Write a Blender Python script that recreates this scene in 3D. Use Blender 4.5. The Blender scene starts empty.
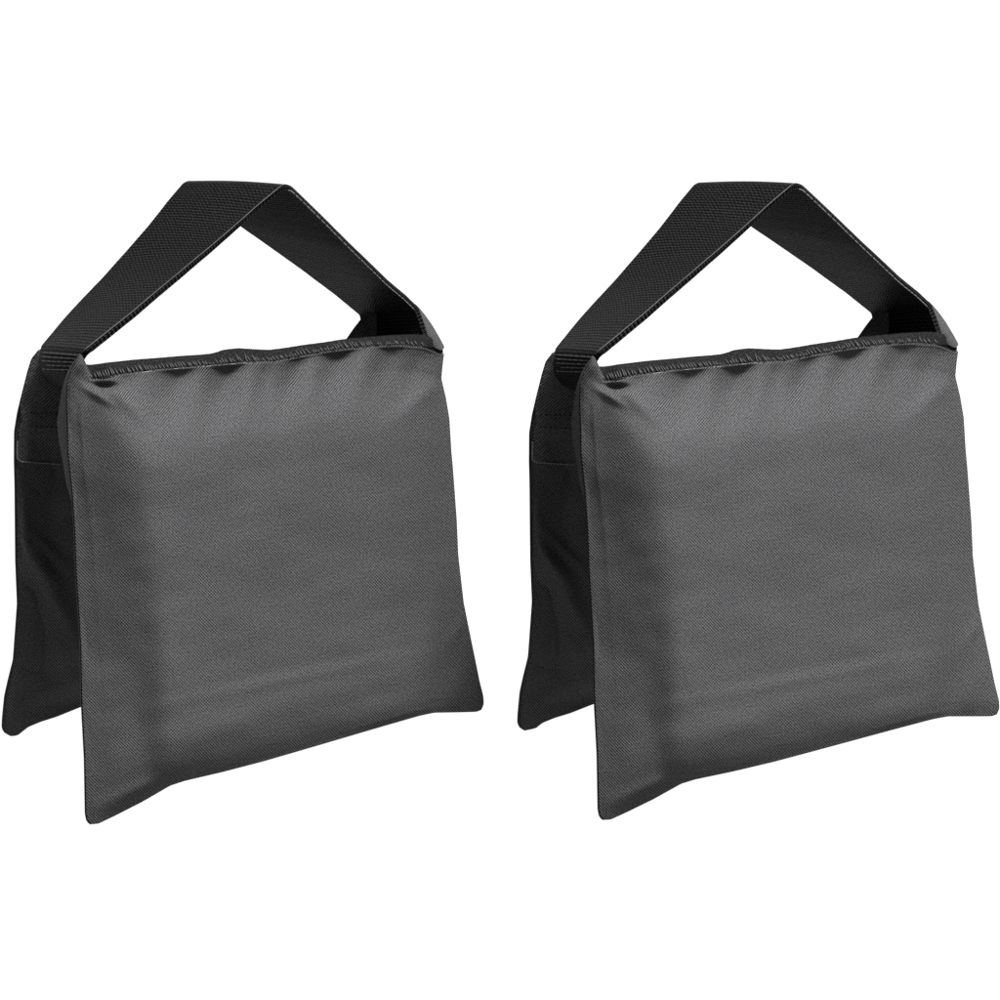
import bpy, math
import numpy as np
from mathutils import Matrix, Vector

# ------------------------------------------------------------------ scene
sc = bpy.context.scene
COL = sc.collection
U = 0.0005                     # one design unit = half a millimetre
D = 2400.0                     # camera distance in units (1.2 m)
E = math.radians(14)           # camera looks down by this much
CX = 241.0
rng = np.random.default_rng(4)

F = np.array([0, math.cos(E), -math.sin(E)])
UP = np.array([0, math.sin(E), math.cos(E)])
RT = np.array([1.0, 0, 0])

def P(px, py, w):
    """design sketch coordinates + depth -> metres in the bag's own frame (before re-basing)"""
    px = np.asarray(px, float); py = np.asarray(py, float); w = np.asarray(w, float)
    k = 1 + w / D
    x = (px - CX) * k; y = (500 - py) * k
    return (x[..., None] * RT + y[..., None] * UP + (w + D)[..., None] * F) * U

BASE = P(87, 822, -190) * 0
g0 = P(87, 822, -190)
centre = np.array([0.0, (D * math.cos(E)) * U, g0[2]])      # point on the ground under the bag
def L(px, py, w): return P(px, py, w) - centre

# ------------------------------------------------------------------ materials
def new_mat(name):
    m = bpy.data.materials.new(name); m.use_nodes = True
    nt = m.node_tree; nt.nodes.clear()
    out = nt.nodes.new('ShaderNodeOutputMaterial'); b = nt.nodes.new('ShaderNodeBsdfPrincipled')
    nt.links.new(b.outputs[0], out.inputs[0])
    return m, nt, b

def math_node(nt, op, a, b=None, c=None):
    n = nt.nodes.new('ShaderNodeMath'); n.operation = op
    for i, v in enumerate((a, b, c)):
        if v is None: continue
        if isinstance(v, (int, float)): n.inputs[i].default_value = v
        else: nt.links.new(v, n.inputs[i])
    return n.outputs[0]

def uvxy(nt):
    uv = nt.nodes.new('ShaderNodeUVMap'); uv.uv_map = 'UVMap'
    ns = nt.nodes.new('ShaderNodeTexNoise'); ns.noise_dimensions = '2D'
    ns.inputs['Scale'].default_value = 0.05; ns.inputs['Detail'].default_value = 3
    nt.links.new(uv.outputs[0], ns.inputs['Vector'])
    s = nt.nodes.new('ShaderNodeSeparateXYZ'); nt.links.new(uv.outputs[0], s.inputs[0])
    wob = math_node(nt, 'MULTIPLY_ADD', ns.outputs[0], 1.6, -.8)
    return uv, math_node(nt, 'ADD', s.outputs[0], wob), math_node(nt, 'ADD', s.outputs[1], wob)

def noise(nt, uv, scale, detail=2, rough=.6):
    n = nt.nodes.new('ShaderNodeTexNoise'); n.noise_dimensions = '2D'
    n.inputs['Scale'].default_value = scale; n.inputs['Detail'].default_value = detail
    n.inputs['Roughness'].default_value = rough
    nt.links.new(uv.outputs[0], n.inputs['Vector'])
    return n.outputs[0]

def weave_mat(name, base, pu=3.85, twill=.58, cross=.28, grain=1.05, rough=.85, bump=.4, sheen=.0, spec=.05):
    """twill-woven polyester: diagonal ribs crossed by finer ones, thread noise"""
    m, nt, b = new_mat(name)
    uv, u, v = uvxy(nt)
    d1 = math_node(nt, 'SINE', math_node(nt, 'MULTIPLY', math_node(nt, 'ADD', u, v), 2 * math.pi / pu))
    d2 = math_node(nt, 'SINE', math_node(nt, 'MULTIPLY', math_node(nt, 'SUBTRACT', u, v), 2 * math.pi / (pu * .93)))
    patch = noise(nt, uv, .03, 3)                  # the ribs come and go a little over the cloth
    vraw = nt.nodes.new('ShaderNodeSeparateXYZ'); nt.links.new(uv.outputs[0], vraw.inputs[0])
    up = nt.nodes.new('ShaderNodeMapRange'); up.inputs['From Min'].default_value = 50; up.inputs['From Max'].default_value = 95
    up.inputs['To Min'].default_value = 1; up.inputs['To Max'].default_value = 0
    nt.links.new(vraw.outputs[1], up.inputs['Value'])       # the upper hem is cut on the other bias
    upv = up.outputs[0]
    a1 = math_node(nt, 'MULTIPLY_ADD', upv, twill * .9, cross)
    a2 = math_node(nt, 'MULTIPLY_ADD', upv, -twill * .9, twill)
    tw = math_node(nt, 'MULTIPLY', d1, math_node(nt, 'MULTIPLY', a1, math_node(nt, 'MULTIPLY_ADD', patch, 1.6, .2)))
    cr = math_node(nt, 'MULTIPLY', d2, math_node(nt, 'MULTIPLY', a2, math_node(nt, 'MULTIPLY_ADD', patch, 1.6, .2)))
    g = math_node(nt, 'MULTIPLY_ADD', noise(nt, uv, .42, 2, .8), grain * 2, -grain)
    big = math_node(nt, 'MULTIPLY_ADD', noise(nt, uv, .016, 4), .16, -.08)
    h = math_node(nt, 'ADD', math_node(nt, 'ADD', tw, cr), math_node(nt, 'ADD', g, big))
    f = math_node(nt, 'MAXIMUM', math_node(nt, 'ADD', h, 1.0), .15)
    mix = nt.nodes.new('ShaderNodeVectorMath'); mix.operation = 'SCALE'
    mix.inputs[0].default_value = base; nt.links.new(f, mix.inputs['Scale'])
    nt.links.new(mix.outputs[0], b.inputs['Base Color'])
    b.inputs['Roughness'].default_value = rough
    b.inputs['Specular IOR Level'].default_value = spec
    b.inputs['Sheen Weight'].default_value = sheen
    bp = nt.nodes.new('ShaderNodeBump'); bp.inputs['Strength'].default_value = bump; bp.inputs['Distance'].default_value = .0004
    nt.links.new(h, bp.inputs['Height']); nt.links.new(bp.outputs[0], b.inputs['Normal'])
    return m

def webbing_mat(name, base, rib=4.0, warp=4.3):
    m, nt, b = new_mat(name)
    uv, u, v = uvxy(nt)
    a = math_node(nt, 'SINE', math_node(nt, 'MULTIPLY', v, 2 * math.pi / rib))
    s = nt.nodes.new('ShaderNodeMath'); s.operation = 'SINE'
    c = math_node(nt, 'SINE', math_node(nt, 'MULTIPLY', u, 2 * math.pi / warp))
    pr = math_node(nt, 'MULTIPLY', a, c)
    g = math_node(nt, 'MULTIPLY_ADD', noise(nt, uv, .5, 2, .8), 4.6, -2.3)
    h = math_node(nt, 'ADD', math_node(nt, 'ADD', math_node(nt, 'MULTIPLY', a, 1.05), math_node(nt, 'MULTIPLY', pr, 1.15)), g)
    f = math_node(nt, 'MAXIMUM', math_node(nt, 'ADD', h, .75), .1)
    mix = nt.nodes.new('ShaderNodeVectorMath'); mix.operation = 'SCALE'
    mix.inputs[0].default_value = base; nt.links.new(f, mix.inputs['Scale'])
    nt.links.new(mix.outputs[0], b.inputs['Base Color'])
    b.inputs['Roughness'].default_value = .5
    b.inputs['Specular IOR Level'].default_value = .04
    bp = nt.nodes.new('ShaderNodeBump'); bp.inputs['Strength'].default_value = .9; bp.inputs['Distance'].default_value = .0008
    nt.links.new(h, bp.inputs['Height']); nt.links.new(bp.outputs[0], b.inputs['Normal'])
    return m

def thread_mat(name, base, rough=.5):
    m, nt, b = new_mat(name)
    tc = nt.nodes.new('ShaderNodeTexCoord')
    n = nt.nodes.new('ShaderNodeTexNoise'); n.inputs['Scale'].default_value = 900; n.inputs['Detail'].default_value = 2
    nt.links.new(tc.outputs['Object'], n.inputs['Vector'])
    f = math_node(nt, 'MULTIPLY_ADD', n.outputs[0], 1.8, .1)
    mix = nt.nodes.new('ShaderNodeVectorMath'); mix.operation = 'SCALE'
    mix.inputs[0].default_value = base; nt.links.new(f, mix.inputs['Scale'])
    nt.links.new(mix.outputs[0], b.inputs['Base Color'])
    b.inputs['Roughness'].default_value = rough
    b.inputs['Specular IOR Level'].default_value = .15
    return m

M_FAB = weave_mat('grey_polyester_twill', (.0240, .0240, .0247))
M_TAPE = weave_mat('black_zip_tape', (.006, .006, .0062), pu=3.0, rough=.8, spec=0.0, grain=1.6)
M_WEB = webbing_mat('black_nylon_webbing', (.0058, .0058, .0059))
M_THREAD = thread_mat('grey_thread', (.0180, .0180, .0186))
M_BLACK = thread_mat('black_thread', (.003, .003, .003))
M_PALE = thread_mat('pale_thread', (.055, .055, .055))

# ------------------------------------------------------------------ mesh helpers
def mesh_obj(name, verts, faces, mat, parent=None, uvs=None, smooth=True):
    me = bpy.data.meshes.new(name)
    me.from_pydata([tuple(map(float, v)) for v in verts], [], faces)
    if uvs is not None:
        uvl = me.uv_layers.new(name='UVMap')
        li = np.empty(len(me.loops), dtype=np.int64); me.loops.foreach_get('vertex_index', li)
        uvl.data.foreach_set('uv', np.asarray(uvs, dtype=np.float32)[li].ravel())
    me.materials.append(mat)
    if smooth: me.polygons.foreach_set('use_smooth', [True] * len(me.polygons))
    me.validate(); me.update()
    o = bpy.data.objects.new(name, me); COL.objects.link(o)
    if parent is not None: o.parent = parent
    return o

def resample(pts, n, smooth=2.0, dim=None):
    pts = np.asarray(pts, float)
    d = np.r_[0, np.cumsum(np.linalg.norm(np.diff(pts[:, :2], axis=0), axis=1))]
    t = np.linspace(0, d[-1], 801)
    q = np.stack([np.interp(t, d, pts[:, k]) for k in range(pts.shape[1])], 1)
    sg = smooth / (d[-1] / 800)
    r = int(sg * 3)
    if r > 0:
        ker = np.exp(-.5 * (np.arange(-r, r + 1) / sg) ** 2); ker /= ker.sum()
        pad = np.concatenate([2 * q[0] - q[r:0:-1], q, 2 * q[-1] - q[-2:-r - 2:-1]])
        q = np.stack([np.convolve(pad[:, k], ker, 'valid') for k in range(q.shape[1])], 1)
    tt = np.linspace(0, 1, n) * 800
    return np.stack([np.interp(tt, np.arange(801), q[:, k]) for k in range(q.shape[1])], 1)

def coons(top, right, bottom, left, ns, nt_, sm=1.2):
    """grid [t, s] of sketch coordinates filling four boundary curves"""
    T = resample(top, ns, sm); B = resample(bottom, ns, sm)
    Lf = resample(left, nt_, sm); R = resample(right, nt_, sm)
    s = np.linspace(0, 1, ns)[None, :, None]; t = np.linspace(0, 1, nt_)[:, None, None]
    q = (1 - t) * T[None] + t * B[None] + (1 - s) * Lf[:, None] + s * R[:, None]
    q -= (1 - t) * (1 - s) * T[0] + (1 - t) * s * T[-1] + t * (1 - s) * B[0] + t * s * B[-1]
    return q

def grid_faces(nr, nc, off=0, flip=False):
    fs = []
    for i in range(nr - 1):
        for j in range(nc - 1):
            a = off + i * nc + j
            f = (a, a + 1, a + nc + 1, a + nc)
            fs.append(f[::-1] if flip else f)
    return fs

def closed_shell(name, q, wf, wb, mat, parent):
    """two skins over one outline, joined along the rim"""
    nr, nc = q.shape[:2]
    vf = L(q[..., 0], q[..., 1], wf).reshape(-1, 3)
    vb = L(q[..., 0], q[..., 1], wb)
    uu = (q[..., 0] - 66) * 1.31; vv = 1.13 * (q[..., 1] - 368 + .12 * (q[..., 0] - 66))
    uvf = np.stack([uu, vv], -1).reshape(-1, 2)
    idx = -np.ones((nr, nc), int)
    rim = np.zeros((nr, nc), bool); rim[0] = rim[-1] = True; rim[:, 0] = rim[:, -1] = True
    gi = np.arange(nr * nc).reshape(nr, nc)
    idx[rim] = gi[rim]
    inner = ~rim
    idx[inner] = nr * nc + np.arange(inner.sum())
    verts = np.concatenate([vf, vb[inner]]); uvs = np.concatenate([uvf, uvf.reshape(nr, nc, 2)[inner]])
    faces = grid_faces(nr, nc, flip=True)
    for i in range(nr - 1):
        for j in range(nc - 1):
            faces.append((idx[i, j], idx[i, j + 1], idx[i + 1, j + 1], idx[i + 1, j]))
    return mesh_obj(name, verts, [tuple(int(a) for a in f) for f in faces], mat, parent, uvs)

def strip(name, rows, mat, parent, thick=2.0, su=60, sv=400, thick_dir=None):
    """solid sheet through a [n][m] grid of 3-D points (metres)"""
    g = np.asarray(rows, float); nr, nc = g.shape[:2]
    du = np.gradient(g, axis=1); dv = np.gradient(g, axis=0)
    n = np.cross(du, dv); n /= (np.linalg.norm(n, axis=-1, keepdims=True) + 1e-12)
    b = g + n * thick * U
    uu, vv = np.meshgrid(np.linspace(0, su, nc), np.linspace(0, sv, nr))
    uvf = np.stack([uu, vv], -1).reshape(-1, 2)
    verts = np.concatenate([g.reshape(-1, 3), b.reshape(-1, 3)]); uvs = np.concatenate([uvf, uvf])
    N = nr * nc
    faces = grid_faces(nr, nc, flip=True) + grid_faces(nr, nc, off=N)
    ring = [(0, j) for j in range(nc)] + [(i, nc - 1) for i in range(1, nr)] + \
           [(nr - 1, j) for j in range(nc - 2, -1, -1)] + [(i, 0) for i in range(nr - 2, 0, -1)]
    for k in range(len(ring)):
        a = ring[k][0] * nc + ring[k][1]; c = ring[(k + 1) % len(ring)]; c = c[0] * nc + c[1]
        faces.append((a, c, c + N, a + N))
    o = mesh_obj(name, verts, faces, mat, parent, uvs)
    return o

def tube_into(V, Fc, pts, r, sides=6):
    pts = np.asarray(pts, float); n = len(pts); off = len(V)
    tan = np.gradient(pts, axis=0); tan /= (np.linalg.norm(tan, axis=1, keepdims=True) + 1e-12)
    ref = F if abs(np.dot(tan[0], F)) < .9 else UP
    for i in range(n):
        a = np.cross(tan[i], ref); a /= np.linalg.norm(a); b = np.cross(tan[i], a)
        rr = r * (.55 if i in (0, n - 1) else 1)
        for k in range(sides):
            th = 2 * math.pi * k / sides
            V.append(pts[i] + (a * math.cos(th) + b * math.sin(th)) * rr * U)
    for i in range(n - 1):
        for k in range(sides):
            a = off + i * sides + k; b = off + i * sides + (k + 1) % sides
            Fc.append((a, b, b + sides, a + sides))
    Fc.append(tuple(off + k for k in range(sides))[::-1])
    Fc.append(tuple(off + (n - 1) * sides + k for k in range(sides)))

def tubes(name, lists, r, mat, parent):
    V, Fc = [], []
    for p in lists: tube_into(V, Fc, p, r)
    return mesh_obj(name, V, Fc, mat, parent)

def ss(a, b, x):
    t = np.clip((x - a) / (b - a), 0, 1); return t * t * (3 - 2 * t)

def shoulder(x, k=2.2):
    """steep start, flat top, with a soft toe"""
    x = np.clip(x, 0, 1)
    return (1 - (1 - x) ** k) * ss(0, .28, x) ** .6

def bump(q, x, y, ang, sl, sw, amp):
    a = math.radians(ang); dx = q[..., 0] - x; dy = q[..., 1] - y
    l = dx * math.cos(a) + dy * math.sin(a); p = -dx * math.sin(a) + dy * math.cos(a)
    return amp * np.exp(-.5 * (l / sl) ** 2 - .5 * (p / sw) ** 2)

def soft_noise(q, period, amp, seed):
    r = np.random.default_rng(seed); out = 0
    for k in range(14):
        th = r.uniform(0, 2 * math.pi); f = 2 * math.pi / (period * r.uniform(.6, 1.7)); ph = r.uniform(0, 6.28)
        out = out + np.sin((q[..., 0] * math.cos(th) + q[..., 1] * math.sin(th)) * f + ph)
    return out / 14 ** .5 * amp

# ------------------------------------------------------------------ the sandbag
root = bpy.data.objects.new('sandbag', None); COL.objects.link(root)
root.empty_display_size = .05

# --- front pouch ----------------------------------------------------
f_top = [(80, 353), (84, 361), (88, 370), (91, 378.5), (101, 377.5), (117, 374.5), (156, 369), (208, 364.5), (240, 361.5),
         (272, 360), (300, 354.5), (324, 350), (350, 346.5), (376, 344), (400, 343.3), (423, 345), (433, 349), (438, 351.5), (443, 351)]
f_left = [(80, 353), (75, 360), (69.5, 371), (66.5, 383), (66, 401), (67, 427), (67.3, 452), (71.5, 491), (74, 530), (75.5, 570),
          (80, 644), (81, 700), (84, 756), (85, 812), (86.5, 819), (90, 822.5)]
f_bot = [(90, 822.5), (97, 822), (112, 815), (140, 801), (168, 785), (182, 780.5), (220, 772), (260, 762), (301, 750.5), (345, 738),
         (382, 727.5), (418, 717.5), (433, 714.5), (460, 714.3), (476, 714), (481, 712)]
f_right = [(443, 351), (441.5, 363), (440.3, 376), (445, 396), (448.5, 417), (450.5, 450), (452, 466), (456, 520), (457.5, 555),
           (463, 603), (468, 628), (475, 662), (479, 682), (483, 698), (483.5, 706), (481, 712)]
NS, NT = 330, 360
q = coons(f_top, f_right, f_bot, f_left, NS, NT)
S = np.linspace(0, 1, NS)[None, :] * np.ones((NT, 1)); Tt = np.linspace(0, 1, NT)[:, None] * np.ones((1, NS))
def bil(tl, tr, bl, br, S=S, T=Tt): return (1 - T) * ((1 - S) * tl + S * tr) + T * ((1 - S) * bl + S * br)
w0 = bil(-214, 92, -190, 104) - 12 * np.exp(-(S / .04) ** 2 - (Tt / .05) ** 2)
X, Y = q[..., 0], q[..., 1]
ytop = np.interp(X, [p[0] for p in f_top[3:-1]], [p[1] for p in f_top[3:-1]])
ybot = np.interp(X, [p[0] for p in f_bot], [p[1] for p in f_bot])
xl = 122 + ss(380, 640, Y) * 26 + ss(640, 790, Y) * 8
xr = np.interp(Y, [340, 380, 440, 560, 640, 700, 740], [447, 446, 453, 458, 458, 448, 440])
xL = q[:, :1, 0]
rr_ = np.clip((X - xL) / (xl + 34 - xL), 0, 1)
ramp = np.where(rr_ < .72, rr_ * 1.16, 1 - .1648 * ((1 - rr_) / .28) ** 1.97)
ramp = np.clip(ramp, 0, 1)
low = .70 * np.clip(rr_ / .80, 0, 1) ** 1.05 + .30 * ss(0, 1, (X - xl + 14) / 72)
mlow = .8 * ss(500, 720, Y)
hl = ramp * (1 - mlow) + low * mlow
hr = shoulder((xr - X) / 75, 2.3)
ht = .42 + .58 * ss(0, 1, (Y - ytop + 8) / 105)
midb = .74 * ss(0, 50, 470 - X)
hb = midb + (1 - midb) * shoulder((ybot + 3 - Y) / 60, 2.0)
edge = ss(0, .02, S) * ss(0, .02, 1 - S) * (.6 * ss(0, .01, Tt) + .4 * ss(0, .03, Tt)) * ss(0, .02, 1 - Tt)
def softmin(*a, k=8.0):
    return -np.log(sum(np.exp(-k * v) for v in a)) / k + math.log(len(a)) / k
h = (136 - 80 * np.clip((X - 165) / 275, 0, 1) ** 1.1) * np.clip(softmin(hl, hr * ht ** .3, ht, k=9.0), 0, 1) * hb
h = h + 2 * ss(0, .06, S) * ss(0, .05, 1 - S) * ss(0, .05, Tt) * ss(0, .03, 1 - Tt)
def blur_rows(h, sg):
    n = int(3 * sg); ker = np.exp(-.5 * (np.arange(-n, n + 1) / sg) ** 2); ker /= ker.sum()
    pad = np.concatenate([2 * h[:, :1] - h[:, n:0:-1], h, 2 * h[:, -1:] - h[:, -2:-n - 2:-1]], 1)
    return np.stack([np.convolve(row, ker, 'valid') for row in pad])
h = blur_rows(h, 10.0)
h = blur_rows(h.T.copy(), 5.0).T
hbase = 0 + h
for b_ in [(172, 390, 110, 22, 11, -11), (222, 386, 108, 24, 11, -15), (262, 378, 95, 16, 7, -6), (288, 380, 110, 22, 9, -10),
           (334, 366, 104, 20, 12, -14), (384, 366, 112, 22, 11, -14), (408, 374, 128, 24, 11, -14), (412, 392, -35, 22, 8, -4),
           (196, 384, 100, 20, 8, 4), (246, 392, 100, 18, 7, 3.5), (312, 372, 100, 16, 7, 4.5), (360, 370, 105, 16, 7, 4),
           (428, 388, -40, 26, 6, 5), (120, 396, 40, 34, 6, 7), (141, 383, 100, 14, 8, 3),
           (104, 385, 6, 9, 3.2, -13), (96, 394, 33, 12, 3, 5),
           # lower half
           (300, 676, -11, 95, 5, 1.5), (330, 662, -11, 80, 6, -1.2), (436, 662, 88, 26, 7, -5), (455, 690, 100, 14, 8, 5),
           (460, 628, -55, 12, 5, 4), (426, 560, 95, 50, 10, -2.5), (112, 740, 100, 30, 12, 2),
           (140, 690, 95, 50, 10, -1.5), (150, 770, 75, 24, 9, -3), 
           (130, 790, -25, 22, 5, 3), (390, 470, 70, 40, 14, 2), (250, 560, 80, 60, 25, 2),
           (215, 730, -14, 30, 8, 2), (360, 700, -14, 40, 7, -1.6)]:
    h = h + bump(q, *b_)
h = h + soft_noise(q, 110, 1.4, 3) + soft_noise(q, 40, .3, 5)
h = hbase + (h - hbase) * np.clip(edge, 0, 1)
hbk = 46 * ss(0, .22, S) * ss(0, .22, 1 - S) * ss(0, .35, Tt) * ss(0, .10, 1 - Tt) + 3 * edge + soft_noise(q, 70, 2, 9) * edge
pouch = closed_shell('pouch', q, w0 - h, w0 + np.maximum(hbk, .5) + 1.5 * edge, M_FAB, root)
pouch['label'] = 'front filled pouch of grey twill cloth'
WF = w0 - h
def wfront(px, py):
    d = (X - px) ** 2 + (Y - py) ** 2; return float(WF.ravel()[np.argmin(d)])

# side seam fold left of the front pouch
A = [(79, 353), (74, 361), (68.5, 372), (65.5, 384), (65.5, 402), (66.5, 427), (67, 452), (69.5, 475), (72.5, 504)]
B = [(77.5, 353), (71, 362), (65.5, 373), (61, 388), (58.5, 405), (56.2, 421), (58, 440), (61.5, 458), (65.5, 483), (71.5, 504)]
a = resample(A, 60, 1.5); b = resample(B, 60, 1.5)
rows = []
for i in range(60):
    t = i / 59; wa = -212 + 22 * t * .3
    row = []
    for k in range(5):
        f_ = k / 4; p = a[i] * (1 - f_) + b[i] * f_
        row.append(L(p[0], p[1], wa + 3 + 34 * f_ * math.sin(math.pi * min(1, .25 + t * .75)) - 3 * math.sin(f_ * math.pi)))
    rows.append(row)
strip('side_seam', rows, M_FAB, pouch, thick=-1.5, su=22, sv=150)
e_l = resample(f_left, 160, 1.2)
line = [L(p[0] - .6, p[1], -212 + 22 * i / 159 - .5) for i, p in enumerate(e_l)]
tubes('piping', [line], .8, M_BLACK, pouch)

# --- rear pouch -----------------------------------------------------
r_top = [(45, 346), (60, 358), (90, 374), (160, 372), (250, 364), (320, 350), (343, 338), (352, 325), (364, 309.5), (385, 309), (417, 307)]
r_left = [(45, 346), (38, 350), (31, 359), (27, 372), (21, 396), (17, 413), (14.2, 431), (14, 460), (14.6, 484), (15, 530), (15.3, 560),
          (17, 602), (13, 658), (8, 678), (4.5, 694), (2.5, 715), (2, 725), (4.5, 730)]
r_bot = [(4.5, 730), (11, 734), (18, 733), (28, 725), (40, 720), (56, 715), (81, 705), (150, 686), (230, 664), (320, 640), (372, 627), (392, 624)]
r_right = [(417, 307), (425, 330), (428, 360), (424, 420), (415, 500), (404, 570), (398, 610), (392, 624)]
ns2, nt2 = 240, 260
q2 = coons(r_top, r_right, r_bot, r_left, ns2, nt2)
S2 = np.linspace(0, 1, ns2)[None, :] * np.ones((nt2, 1)); T2 = np.linspace(0, 1, nt2)[:, None] * np.ones((1, ns2))
wr0 = bil(-130, 172, 58, 350, S2, T2)
e2 = ss(0, .03, S2) * ss(0, .03, 1 - S2) * ss(0, .02, T2) * ss(0, .02, 1 - T2)
body = ss(.05, .34, S2) * ss(0, .2, 1 - S2) * ss(.12, .6, T2) * ss(0, .1, 1 - T2)
hin = 34 * body
for b_ in [(36, 560, 50, 26, 5, 6), (50, 590, 62, 45, 7, 11), (28, 610, 80, 34, 8, -8), (38, 655, 60, 26, 9, -9), (60, 650, 75, 24, 8, 5), (22, 545, 88, 35, 5, 4),
           (48, 548, 45, 20, 4, 5), (30, 700, -25, 24, 8, 5), (14, 690, 100, 14, 5, 5), (50, 500, 90, 30, 10, -6), (60, 700, -15, 22, 5, -4)]:
    hin = hin + bump(q2, *b_)
hin = (hin + soft_noise(q2, 60, 2.2, 21)) * e2
hout = (55 * body + 3 + soft_noise(q2, 80, 2, 22)) * e2
pouch2 = closed_shell('pouch', q2, wr0 - hin, wr0 + hout, M_FAB, root)
pouch2['label'] = 'rear pouch seen on its shaded inner side'
W2 = wr0 - hin
def wrear(px, py):
    d = (q2[..., 0] - px) ** 2 + (q2[..., 1] - py) ** 2; return float(W2.ravel()[np.argmin(d)])
e_l = resample(r_left[1:], 160, 1.2)
tubes('piping', [[L(p[0] + .9, p[1], wrear(p[0] + 1.0, p[1]) - 2.0) for p in e_l]], 1.0, M_BLACK, pouch2)

# fabric anchor tab sewn over the rear pouch
TL_ = [(38, 350), (31.5, 361), (27.5, 374), (22.5, 394), (20.5, 412), (22, 420), (19, 431), (17.8, 445), (17, 457), (21, 461)]
TR_ = [(72, 360), (74, 380), (74, 400), (74, 420), (74, 435), (74, 450), (74, 464)]
a = resample(TL_, 70, 1.0); b = resample(TR_, 70, 1.0)
rows = []
for i in range(70):
    row = []
    for k in range(24):
        f_ = k / 23; p = a[i] * (1 - f_) + b[i] * f_
        if i > 60: p = p + np.array([0, .8 * math.sin(f_ * 5)]) * (i - 60) / 9
        row.append(L(p[0], p[1], wrear(p[0], p[1]) - 4.5 - 4 * ss(0, .2, f_) - 1.5 * math.sin(i / 11 + f_ * 4)))
    rows.append(row)
tab = strip('anchor_tab', rows, M_FAB, root, thick=1.6, su=62, sv=118)
def tabpt(px, py): return L(px, py, wrear(px, py) - 11.5)
dashes = []
for y0_, dy in ((412.6, 1.0), (425, 2.2)):
    x = 24.5
    while x < 56:
        yy = y0_ + dy * (x - 24) / 32
        dashes.append([tabpt(x, yy), tabpt(x + 1.6, yy + .1), tabpt(x + 3.2, yy + .1)]); x += 5.0
tubes('stitching', dashes, .85, M_BLACK, tab)
hem = [(17.5, 440), (17.3, 458), (21.5, 461), (35, 461.8), (48, 462.5), (60, 463.5)]
tubes('hem', [[tabpt(*p) for p in resample(hem, 50, 1.0)]], .6, M_PALE, tab)  # hem coloured pale to imitate the highlight along the tab's edge

# --- saddle cloth joining the pouches -------------------------------
fa = resample([(94, 380), (156, 372), (208, 367), (272, 363), (324, 353), (376, 347), (425, 349)], 120, 3)
fb = resample([(70, 366), (90, 376), (160, 374), (250, 366), (320, 352), (370, 340), (418, 338)], 120, 3)
rows = []
for i in range(120):
    t = i / 119; row = []
    for k in range(14):
        f_ = k / 13; p = fa[i] * (1 - f_) + fb[i] * f_
        wa = -200 + 285 * t; wb_ = -112 + 284 * t
        sag = 8 * math.sin(math.pi * f_)
        row.append(L(p[0], p[1] + sag, (wa + 6) * (1 - f_) + wb_ * f_))
    rows.append(row)
strip('top_panel', rows, M_FAB, root, thick=-1.5, su=90, sv=500)

# --- zip tape with overlocked edge ----------------------------------
lo = resample([(84, 381), (91, 378.5), (101, 377.3), (117, 374.3), (156, 368.8), (208, 364.3), (240, 361.3), (272, 359.8), (300, 354.3), (324, 349.8),
               (350, 346.3), (376, 343.8), (400, 343.1), (423, 344.6), (431, 346)], 260, 1.5)
hi = resample([(80, 364), (88, 365.5), (105, 363), (130, 360.2), (165, 357), (196, 354.6), (210, 353), (221, 349.3), (235, 347.6), (251, 348.6), (266, 349.3),
               (290, 345.8), (315, 342), (342, 338), (365, 335.5), (390, 333.5), (410, 332.5), (424, 333), (430, 337)], 260, 1.5)
def zw(i, f_):
    t = i / 259; base = wfront(lo[i][0], lo[i][1] + 3)
    return base + 4 + 9 * f_ - 2.0 * math.sin(math.pi * f_)
rows = []
ZW = []
for i in range(260):
    row = []; zz = []
    for k in range(7):
        f_ = k / 6; p = lo[i] * (1 - f_) + hi[i] * f_
        z = zw(i, f_) + (1.5 * math.sin(i * .21) * f_); zz.append(z)
        row.append(L(p[0], p[1], z))
    rows.append(row); ZW.append(zz)
zipper = strip('zipper', rows, M_TAPE, root, thick=-1.5, su=14, sv=512)
loops = []
x = 1.0; i = 2.0
while i < 257:
    ii = int(i); t = i / 259
    j = rng.normal(0, .5)
    mess = 1.0 + 2.5 * math.exp(-((lo[ii][0] - 245) / 18) ** 2)
    slant = (-1.2 + -5.5 * t) * 1.0 + rng.normal(0, .5 * mess)
    f0, f1 = .03, (.58 + .38 * float(ss(.5, .75, t))) + rng.normal(0, .05 * mess)
    p0 = lo[ii] * (1 - f0) + hi[ii] * f0
    p1 = lo[ii] * (1 - f1) + hi[ii] * f1
    pts = []
    for k in range(5):
        g = k / 4
        p = p0 * (1 - g) + p1 * g
        f_ = f0 * (1 - g) + f1 * g
        pts.append(L(p[0] + slant * g + j, p[1] + rng.normal(0, .12), zw(ii, f_) - 3.9 - .8 * math.sin(math.pi * g)))
    loops.append(pts)
    i += 2.2 * rng.uniform(.85, 1.15)
tubes('overlock_stitching', loops, .55, M_THREAD, zipper)
# chain stitch along the seam
ch = []
for i in range(3, 252, 3):
    if rng.random() < .12: continue
    seg = []
    for k in range(4):
        ii = min(i + k, 259); seg.append(L(lo[ii][0], lo[ii][1] - .2 + rng.normal(0, .18), zw(ii, 0) - 3.0))
    ch.append(seg)
tubes('seam_stitching', ch, .55, M_THREAD, zipper)

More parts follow.
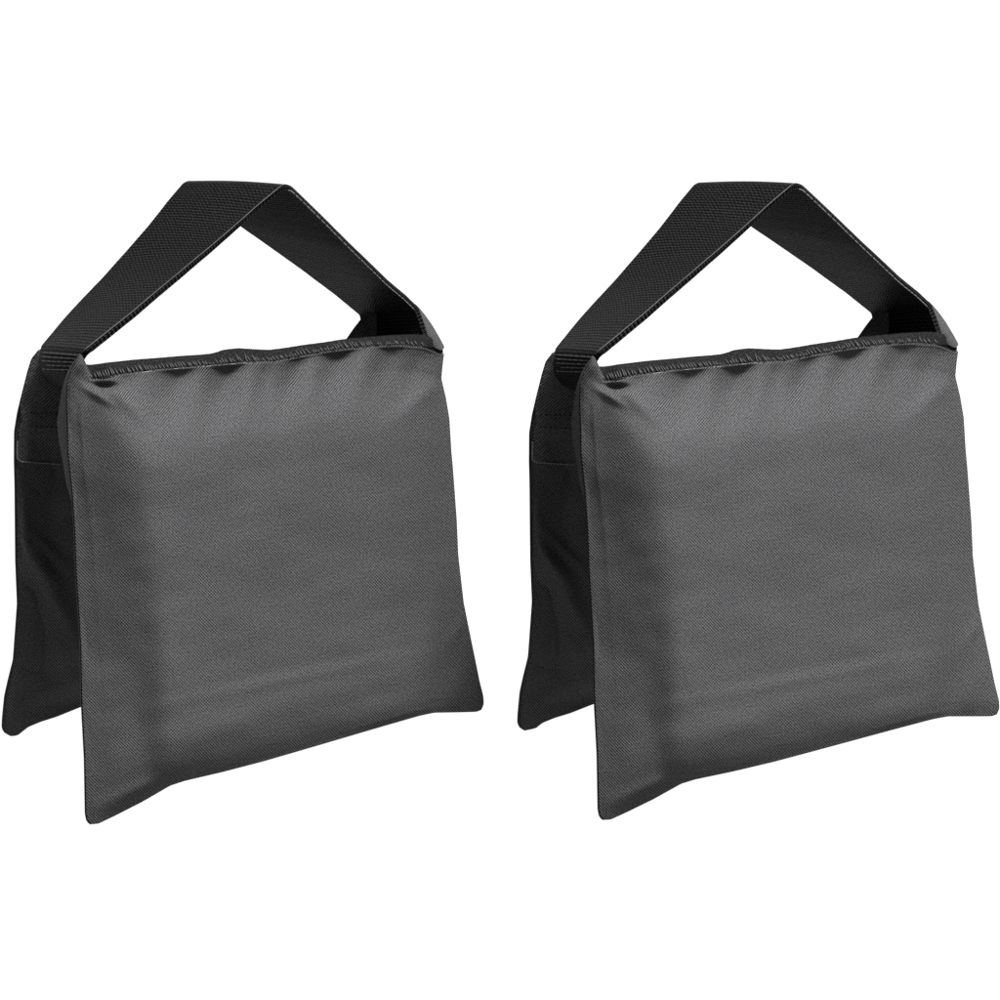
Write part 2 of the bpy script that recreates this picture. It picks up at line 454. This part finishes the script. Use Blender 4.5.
# --- webbing handle -------------------------------------------------
near = [(70, 391, -158), (66.5, 386, -172), (71, 373, -188), (78, 359, -200), (84, 349, -210), (130, 311.5, -184), (185, 264.5, -140), (226, 229.5, -108),
        (254, 204, -86), (279, 182.8, -72), (284, 181.3, -66), (289, 183.2, -60), (320, 213, -26), (350, 242.5, 6), (385, 276, 48), (404, 292, 70), (417, 304.5, 86), (422, 318, 88), (427, 334, 88), (429, 350, 90)]
far = [(58, 387, -108), (47, 382.5, -126), (40, 372, -138), (38.6, 357, -142), (41, 345.5, -142), (65, 316, -125), (104, 274, -102), (146, 225.5, -80),
       (166, 199.5, -66), (181, 181.5, -54), (187, 178.8, -48), (193, 184, -38), (215, 201, -10), (242, 221, 24), (300, 261.5, 92), (334, 287, 134), (361, 309, 166), (364, 322, 168), (366, 336, 168), (367, 350, 170)]
# unequal point spacing: interpolate both by shared parameter
def shared(pts, m, sm):
    pts = np.asarray(pts, float); n = len(pts); t = np.linspace(0, n - 1, m)
    # weight the parameter by mean segment length
    return np.stack([np.interp(t, np.arange(n), pts[:, k]) for k in range(3)], 1)
nn, ff = np.array(near, float), np.array(far, float)
seg = .5 * (np.linalg.norm(np.diff(nn, axis=0), axis=1) + np.linalg.norm(np.diff(ff, axis=0), axis=1))
cum = np.r_[0, np.cumsum(seg)]
M = 420
tt = np.linspace(0, cum[-1], M)
def curve(pts, sg=2.2):
    qq = np.stack([np.interp(tt, cum, pts[:, k]) for k in range(3)], 1)
    st = cum[-1] / (M - 1); s_ = sg / st; r = int(3 * s_)
    ker = np.exp(-.5 * (np.arange(-r, r + 1) / s_) ** 2); ker /= ker.sum()
    pad = np.concatenate([2 * qq[0] - qq[r:0:-1], qq, 2 * qq[-1] - qq[-2:-r - 2:-1]])
    return np.stack([np.convolve(pad[:, k], ker, 'valid') for k in range(3)], 1)
N3, F3 = curve(nn), curve(ff)
NC = 22
rows = []
for i in range(M):
    a3 = L(*N3[i]); b3 = L(*F3[i]); row = []
    for k in range(NC):
        f_ = k / (NC - 1)
        row.append(a3 * (1 - f_) + b3 * f_)
    rows.append(row)
rows = np.array(rows)
du = np.gradient(rows, axis=1); dv = np.gradient(rows, axis=0)
nrm = np.cross(du, dv); nrm /= np.linalg.norm(nrm, axis=-1, keepdims=True) + 1e-12
# smooth normals along the strap
ker = np.ones(9) / 9
for k in range(NC):
    for c in range(3):
        nrm[:, k, c] = np.convolve(np.pad(nrm[:, k, c], 4, 'edge'), ker, 'valid')
nrm /= np.linalg.norm(nrm, axis=-1, keepdims=True)
# which way is outward: away from the middle of the arch
mid = L(262, 330, -20)
sgn = np.sign(np.sum((rows[M // 2, NC // 2] - mid) * nrm[M // 2, NC // 2]))
nrm *= sgn
f_ = np.linspace(0, 1, NC)
crown = (np.sin(f_ * math.pi) * 1.6)[None, :, None]
wav = (rng.normal(0, 1, (M, 1, 1)))
wavs = np.convolve(np.pad(wav[:, 0, 0], 8, 'wrap'), np.ones(17) / 17, 'valid')[:, None, None]
rows = rows + nrm * (crown + wavs * .4) * U
def layer(off, thick, edge_in=0.0):
    g = rows + nrm * off * U
    nr, nc = g.shape[:2]
    bt = g - nrm * thick * U
    length = np.r_[0, np.cumsum(np.linalg.norm(np.diff(rows[:, NC // 2], axis=0), axis=1))] / U
    uu = np.tile(np.linspace(0, 98, nc), (nr, 1)); vv = np.tile(length[:, None], (1, nc))
    uvf = np.stack([uu, vv], -1).reshape(-1, 2)
    Nn = nr * nc
    fl = sgn > 0
    faces = grid_faces(nr, nc, flip=not fl) + grid_faces(nr, nc, off=Nn, flip=fl)
    ring = [(0, j) for j in range(nc)] + [(i, nc - 1) for i in range(1, nr)] + \
           [(nr - 1, j) for j in range(nc - 2, -1, -1)] + [(i, 0) for i in range(nr - 2, 0, -1)]
    for k in range(len(ring)):
        a = ring[k][0] * nc + ring[k][1]; c = ring[(k + 1) % len(ring)]; c = c[0] * nc + c[1]
        faces.append((a, c, c + Nn, a + Nn) if fl else (a, a + Nn, c + Nn, c))
    return np.concatenate([g.reshape(-1, 3), bt.reshape(-1, 3)]), faces, np.concatenate([uvf, uvf])
V1, F1, UV1 = layer(0, 2.6)
V2, F2, UV2 = layer(-3.1, 2.8)
F2 = [tuple(i + len(V1) for i in f) for f in F2]
handle = mesh_obj('handle', np.concatenate([V1, V2]), F1 + F2, M_WEB, root, np.concatenate([UV1, UV2]))
# selvage edge threads: outer near edge on the left leg, inner edge on the right leg
sel1, sel2 = [], []
for i in range(M):
    if near and 78 < N3[i][0] < 283 and N3[i][1] < 352: sel1.append(rows[i, 0] + nrm[i, 0] * .2 * U)
    if N3[i][0] > 286 and N3[i][1] < 304: sel2.append(rows[i, 0] - nrm[i, 0] * 5.4 * U - F * 1.0 * U)
tubes('selvage', [sel1], .5, M_THREAD, handle)
dl = []
i = 0
while i < len(sel2) - 4:
    n_ = int(rng.integers(3, 6)); dl.append(sel2[i:i + n_ + 1]); i += n_ + (1 if rng.random() < .6 else 0)
tubes('edge_stitching', dl, .6, M_PALE, handle)
# sewn-in cross ribs where the strap folds at the left end
ribs = []
for i in range(M):
    if N3[i][1] > 340 and N3[i][0] < 90 and 352 < .5 * (N3[i][1] + F3[i][1]) < 372 and i % 3 == 0:
        for k0 in range(1, NC - 4, 3):
            if rng.random() < .08: continue
            ribs.append([rows[i, k] + nrm[i, k] * (.1 + rng.uniform(0, .7)) * U for k in range(k0, k0 + 4)])
if ribs: tubes('bartack', ribs, .7, M_THREAD, handle)

# --- right end gusset (pale fold beside the strap) --------------------
A = [(413, 302), (417, 306), (422.8, 313), (430, 323), (436.2, 333.5), (441.8, 343.2), (442.2, 345)]
B = [(415.5, 307), (417.5, 316), (419.5, 326), (422.5, 335), (428, 341), (434.5, 346), (440, 348.5)]
a = resample(A, 40, 1.2); b = resample(B, 40, 1.2)
rows2 = []
for i in range(40):
    t = i / 39; row = []
    for k in range(8):
        f2 = k / 7; p = a[i] * (1 - f2) + b[i] * f2
        row.append(L(p[0], p[1], 100 - 8 * t - 3 * f2 - 4 * math.sin(math.pi * f2) * math.sin(math.pi * t)))
    rows2.append(row)
strip('end_gusset', rows2, M_FAB, root, thick=1.8, su=34, sv=62)
# outer side of the same gusset, running back to the rear pouch
A = [(415.5, 303), (424, 313), (431, 323), (437, 333.5), (442.3, 344), (442.5, 351)]
rows2 = []
a = resample(A, 40, 1.2)
for i in range(40):
    t = i / 39; row = []
    for k in range(8):
        f2 = k / 7
        row.append(L(a[i][0] - 18 * f2 * t - .5, a[i][1] - 4 * f2 * t + .5, 103 - 8 * t + 66 * f2))
    rows2.append(row)
strip('side_gusset', rows2, M_FAB, root, thick=1.5, su=40, sv=60)
# bottom dark webbing fold at the right corner
g1 = resample([(421, 330), (428, 338), (436, 346), (441, 348)], 20, 1); g2 = resample([(420, 345), (428, 348), (434, 352), (440, 354)], 20, 1)
rows2 = [[L(*(g1[i] * (1 - k / 5) + g2[i] * k / 5), 93 - 4 * k / 5) for k in range(6)] for i in range(20)]
strip('strap_end', rows2, M_WEB, handle, thick=1.5, su=20, sv=30)

# ------------------------------------------------------------------ placing the two bags
cam_h = -centre[2]                               # camera height above the ground
def place(r, alpha, label):
    Rm = Matrix.Rotation(alpha, 4, Vector(UP))
    r.matrix_world = Matrix.Translation((0, 0, cam_h)) @ Rm @ Matrix.Translation(Vector(centre)) @ Matrix.Scale(.996, 4)
    r['label'] = label; r['category'] = 'sandbag'; r['group'] = 'pair of saddle sandbags'

def copy_tree(o, parent=None):
    c = o.copy(); COL.objects.link(c)
    if parent is not None: c.parent = parent
    for chd in o.children: copy_tree(chd, c)
    return c
twin = copy_tree(root)
a_l = math.atan(257.9 / D); a_r = -math.atan(255.4 / D)
place(root, a_l, 'grey twill saddle sandbag with black webbing handle, left one of the pair')
place(twin, a_r, 'grey twill saddle sandbag with black webbing handle, right one of the pair')

# ------------------------------------------------------------------ self-lit white floor + studio
def plane(name, size, z):
    s = size / 2
    return mesh_obj(name, [(-s, -s, z), (s, -s, z), (s, s, z), (-s, s, z)], [(0, 1, 2, 3)], None or M_FLOOR, None, smooth=False)
M_FLOOR, nt, b = new_mat('self_lit_white_floor')
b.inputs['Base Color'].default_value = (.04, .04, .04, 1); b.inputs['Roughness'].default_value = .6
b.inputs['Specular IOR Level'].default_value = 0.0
b.inputs['Emission Color'].default_value = (1, 1, 1, 1); b.inputs['Emission Strength'].default_value = 1.0  # glow added to the floor so that shadows on it clip to white
fl = plane('floor', 12, -.004); fl['kind'] = 'structure'; fl['label'] = 'seamless studio floor under both bags, made to glow pure white'

w = bpy.data.worlds.new('World'); sc.world = w; w.use_nodes = True
bg = w.node_tree.nodes['Background']; bg.inputs[0].default_value = (1, 1, 1, 1); bg.inputs[1].default_value = 1.0

def area(name, loc, target, size, power):
    ld = bpy.data.lights.new(name, 'AREA'); ld.shape = 'RECTANGLE'; ld.size = size[0]; ld.size_y = size[1]; ld.energy = power
    o = bpy.data.objects.new(name, ld); COL.objects.link(o); o.location = loc
    o.rotation_euler = (Vector(target) - Vector(loc)).to_track_quat('-Z', 'Y').to_euler()
    return o
area('key_softbox', (.84, -.02, 2.85), (0, 1.15, .1), (.7, .7), 580)

cd = bpy.data.cameras.new('camera'); cam = bpy.data.objects.new('camera', cd); COL.objects.link(cam)
cd.sensor_width = 36; cd.lens = 36 * D / 1000 * .9945; cd.clip_start = .01; cd.clip_end = 100
cam.location = (0, 0, cam_h); cam.rotation_euler = (math.radians(90) - E, 0, 0)
sc.camera = cam

sc.view_settings.view_transform = 'Standard'; sc.view_settings.look = 'None'
sc.view_settings.exposure = 0; sc.view_settings.gamma = 1; sc.view_settings.use_curve_mapping = False
sc.render.engine = 'CYCLES'
sc.cycles.use_denoising = False
sc.render.filter_size = 1.0
